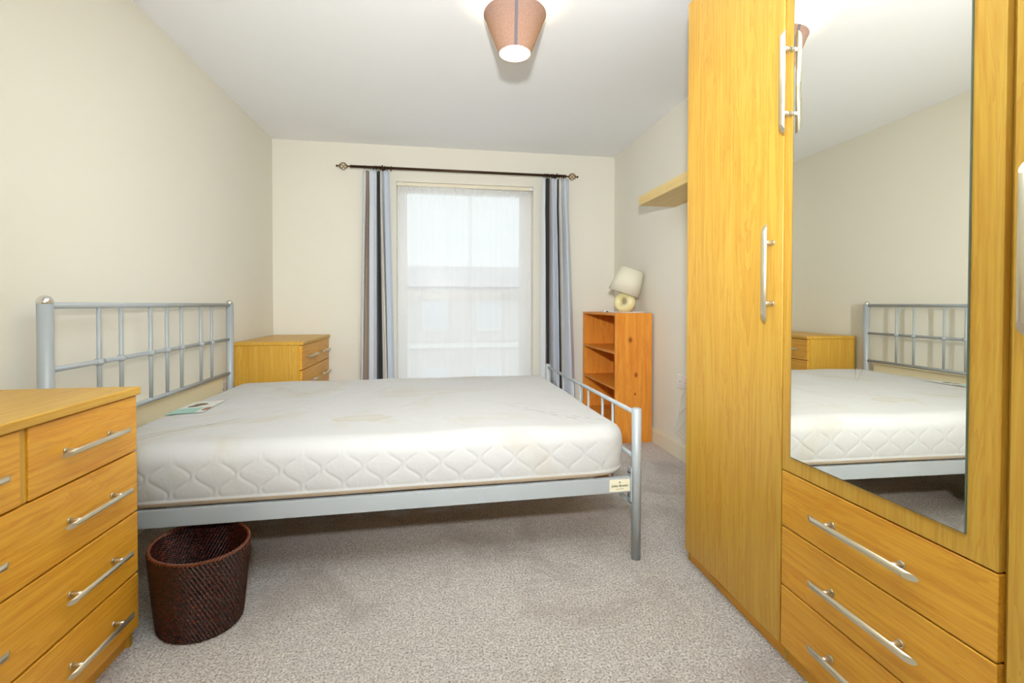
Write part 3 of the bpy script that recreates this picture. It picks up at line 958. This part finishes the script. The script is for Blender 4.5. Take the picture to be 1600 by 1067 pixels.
def net(x0, x1, y, seed, label):
    b = MB(); nx, nz = 260, 40
    rows = []
    for i in range(nz + 1):
        f = i / nz; z = 2.046 + (.135 - 2.046) * f; row = []
        for j in range(nx + 1):
            u = j / nx
            fold = (noise.noise(Vector((u * 8 + seed, f * .7, seed))) * 1.0 + noise.noise(Vector((u * 5 + seed * 2, f * .5, 4))) * .9) * .020 * (.25 + .75 * min(1, f * 3))
            fold += .002 * math.sin(u * 230) * max(0, 1 - f * 9)
            xx = x0 + (x1 - x0) * u + .012 * noise.noise(Vector((u * 4, f * 1.6, seed))) * min(1, f * 4) * math.sin(PI * u)
            row.append(Vector((xx, y + fold, z)))
        rows.append(row)
    b.grid(rows, M_net)
    # gathered heading band
    hb = []
    for z in (2.050, 2.018):
        hb.append([Vector((x0 + (x1 - x0) * j / nx, y - .004 + .003 * math.sin(j * .9), z)) for j in range(nx + 1)])
    b.grid(hb, M_net)
    # side hems
    for xe, s_ in ((x0, 1), (x1, -1)):
        b.grid([[Vector((r[0 if s_ > 0 else -1].x + s_ * k, r[0 if s_ > 0 else -1].y - .002, r[0].z)) for k in (0, .012)] for r in rows], M_net)
    return tag(b.build('net_curtain'), label, 'net curtain', None)
net(.994, 1.632, .030, 1.3, 'left white net curtain hanging in the window recess')
net(1.605, 2.172, .052, 5.1, 'right white net curtain hanging in the window recess')
b = MB(); b.box(WX0 + .002, WX1 - .002, .012, .04, 2.052, 2.0805, M_trim, .003); b.box(WX1 - .035, WX1 - .003, .006, .013, 2.05, 2.078, M_white, .002)
tag(b.build('net_rail'), 'slim cream rail across the top of the window recess holding the nets', 'curtain rail')

# ------------------------------------------------------------------ ceiling lamp
px, py = 1.680, -2.010
pl = thing('ceiling_lamp', (px, py, H), 0, 'ceiling lamp with a tapered taupe fabric shade and lit bulb', 'ceiling lamp')
def shade_mat():
    m, nt, b = mat('taupe_pink_linen')
    tc = N(nt, 'ShaderNodeTexCoord').outputs['Object']
    n1 = noise_(nt, tc, 300, 3)
    c = ramp(nt, n1, [(.35, srgb(130, 104, 98)), (.65, srgb(154, 128, 120))])
    nt.links.new(c, b.inputs['Base Color']); b.inputs['Roughness'].default_value = .9; b.inputs['Specular IOR Level'].default_value = .1
    tr = N(nt, 'ShaderNodeBsdfTranslucent'); tr.inputs[0].default_value = srgb(240, 196, 120)
    mx = N(nt, 'ShaderNodeMixShader'); mx.inputs[0].default_value = .09
    nt.links.new(b.outputs[0], mx.inputs[1]); nt.links.new(tr.outputs[0], mx.inputs[2])
    nt.links.new(mx.outputs[0], nt.nodes['Material Output'].inputs[0])
    return m
M_psh = shade_mat()
zt, zb = 2.318 - H, 2.150 - H
rt, rb = .138, .071
M_lin = fabric('white_shade_lining', srgb(244, 240, 232), .5)
b = MB(); b.lathe([(rb, zb), (rt, zt)], M_psh, 64); b.lathe([(rb - .0015, zb), (rt - .0015, zt)], M_lin, 64)
shade = b.build('lamp_shade', parent=pl)
# overlap seam facing the bed side
b = MB(); an = math.atan2(CAM.y - py, CAM.x - px) + .05
rows = []
for f in (0, .25, .5, .75, 1):
    r = rb + (rt - rb) * f + .0016; z = zb + (zt - zb) * f
    rows.append([Vector((r * math.cos(an + a / r * .001), r * math.sin(an + a / r * .001), z)) for a in (-7, -3, 0, 3, 7)])
b.grid(rows, plain('seam_tape', srgb(104, 96, 100), .8)); b.build('seam', parent=shade)
for r, z in ((rb, zb), (rt, zt)):
    MB().tube([(r * math.cos(k / 64 * 2 * PI), r * math.sin(k / 64 * 2 * PI), z) for k in range(64)], .0016, plain('shade_trim', srgb(176, 140, 128), .7), 6, closed=True).build('shade_trim', parent=shade)
b = MB(); b.lathe([(.0001, -.0255), (.02, -.025), (.042, -.012), (.046, -.0005), (.0001, -.0005)], M_white, 32)
b.tube([(0, 0, -.02), (0, 0, -.06)], .0035, M_cable, 8)
b.tube([(0, 0, -.055), (0, 0, -.095)], .016, M_white, 20)
b.build('ceiling_rose', parent=pl)
b = MB()
for k in range(3):
    a = k * 2 * PI / 3
    b.tube([(.015 * math.cos(a), .015 * math.sin(a), -.083), (rt * math.cos(a), rt * math.sin(a), zt + .002)], .0014, M_white, 6)
b.build('shade_carrier', parent=pl)
def glow(name, c, s):
    m, nt, bb = mat(name)
    bb.inputs['Base Color'].default_value = (1, 1, 1, 1)
    bb.inputs['Emission Color'].default_value = c; bb.inputs['Emission Strength'].default_value = s
    return m
b = MB(); b.ball((0, 0, -.182), .042, glow('lit_opal_bulb', (1, .92, .78, 1), 6.0)); b.tube([(0, 0, -.094), (0, 0, -.146)], .0135, M_chrome, 16)
lbulb = b.build('light_bulb', parent=pl)
BULB.location = (px, py, H - .182)
BULB.data.shadow_soft_size = .05
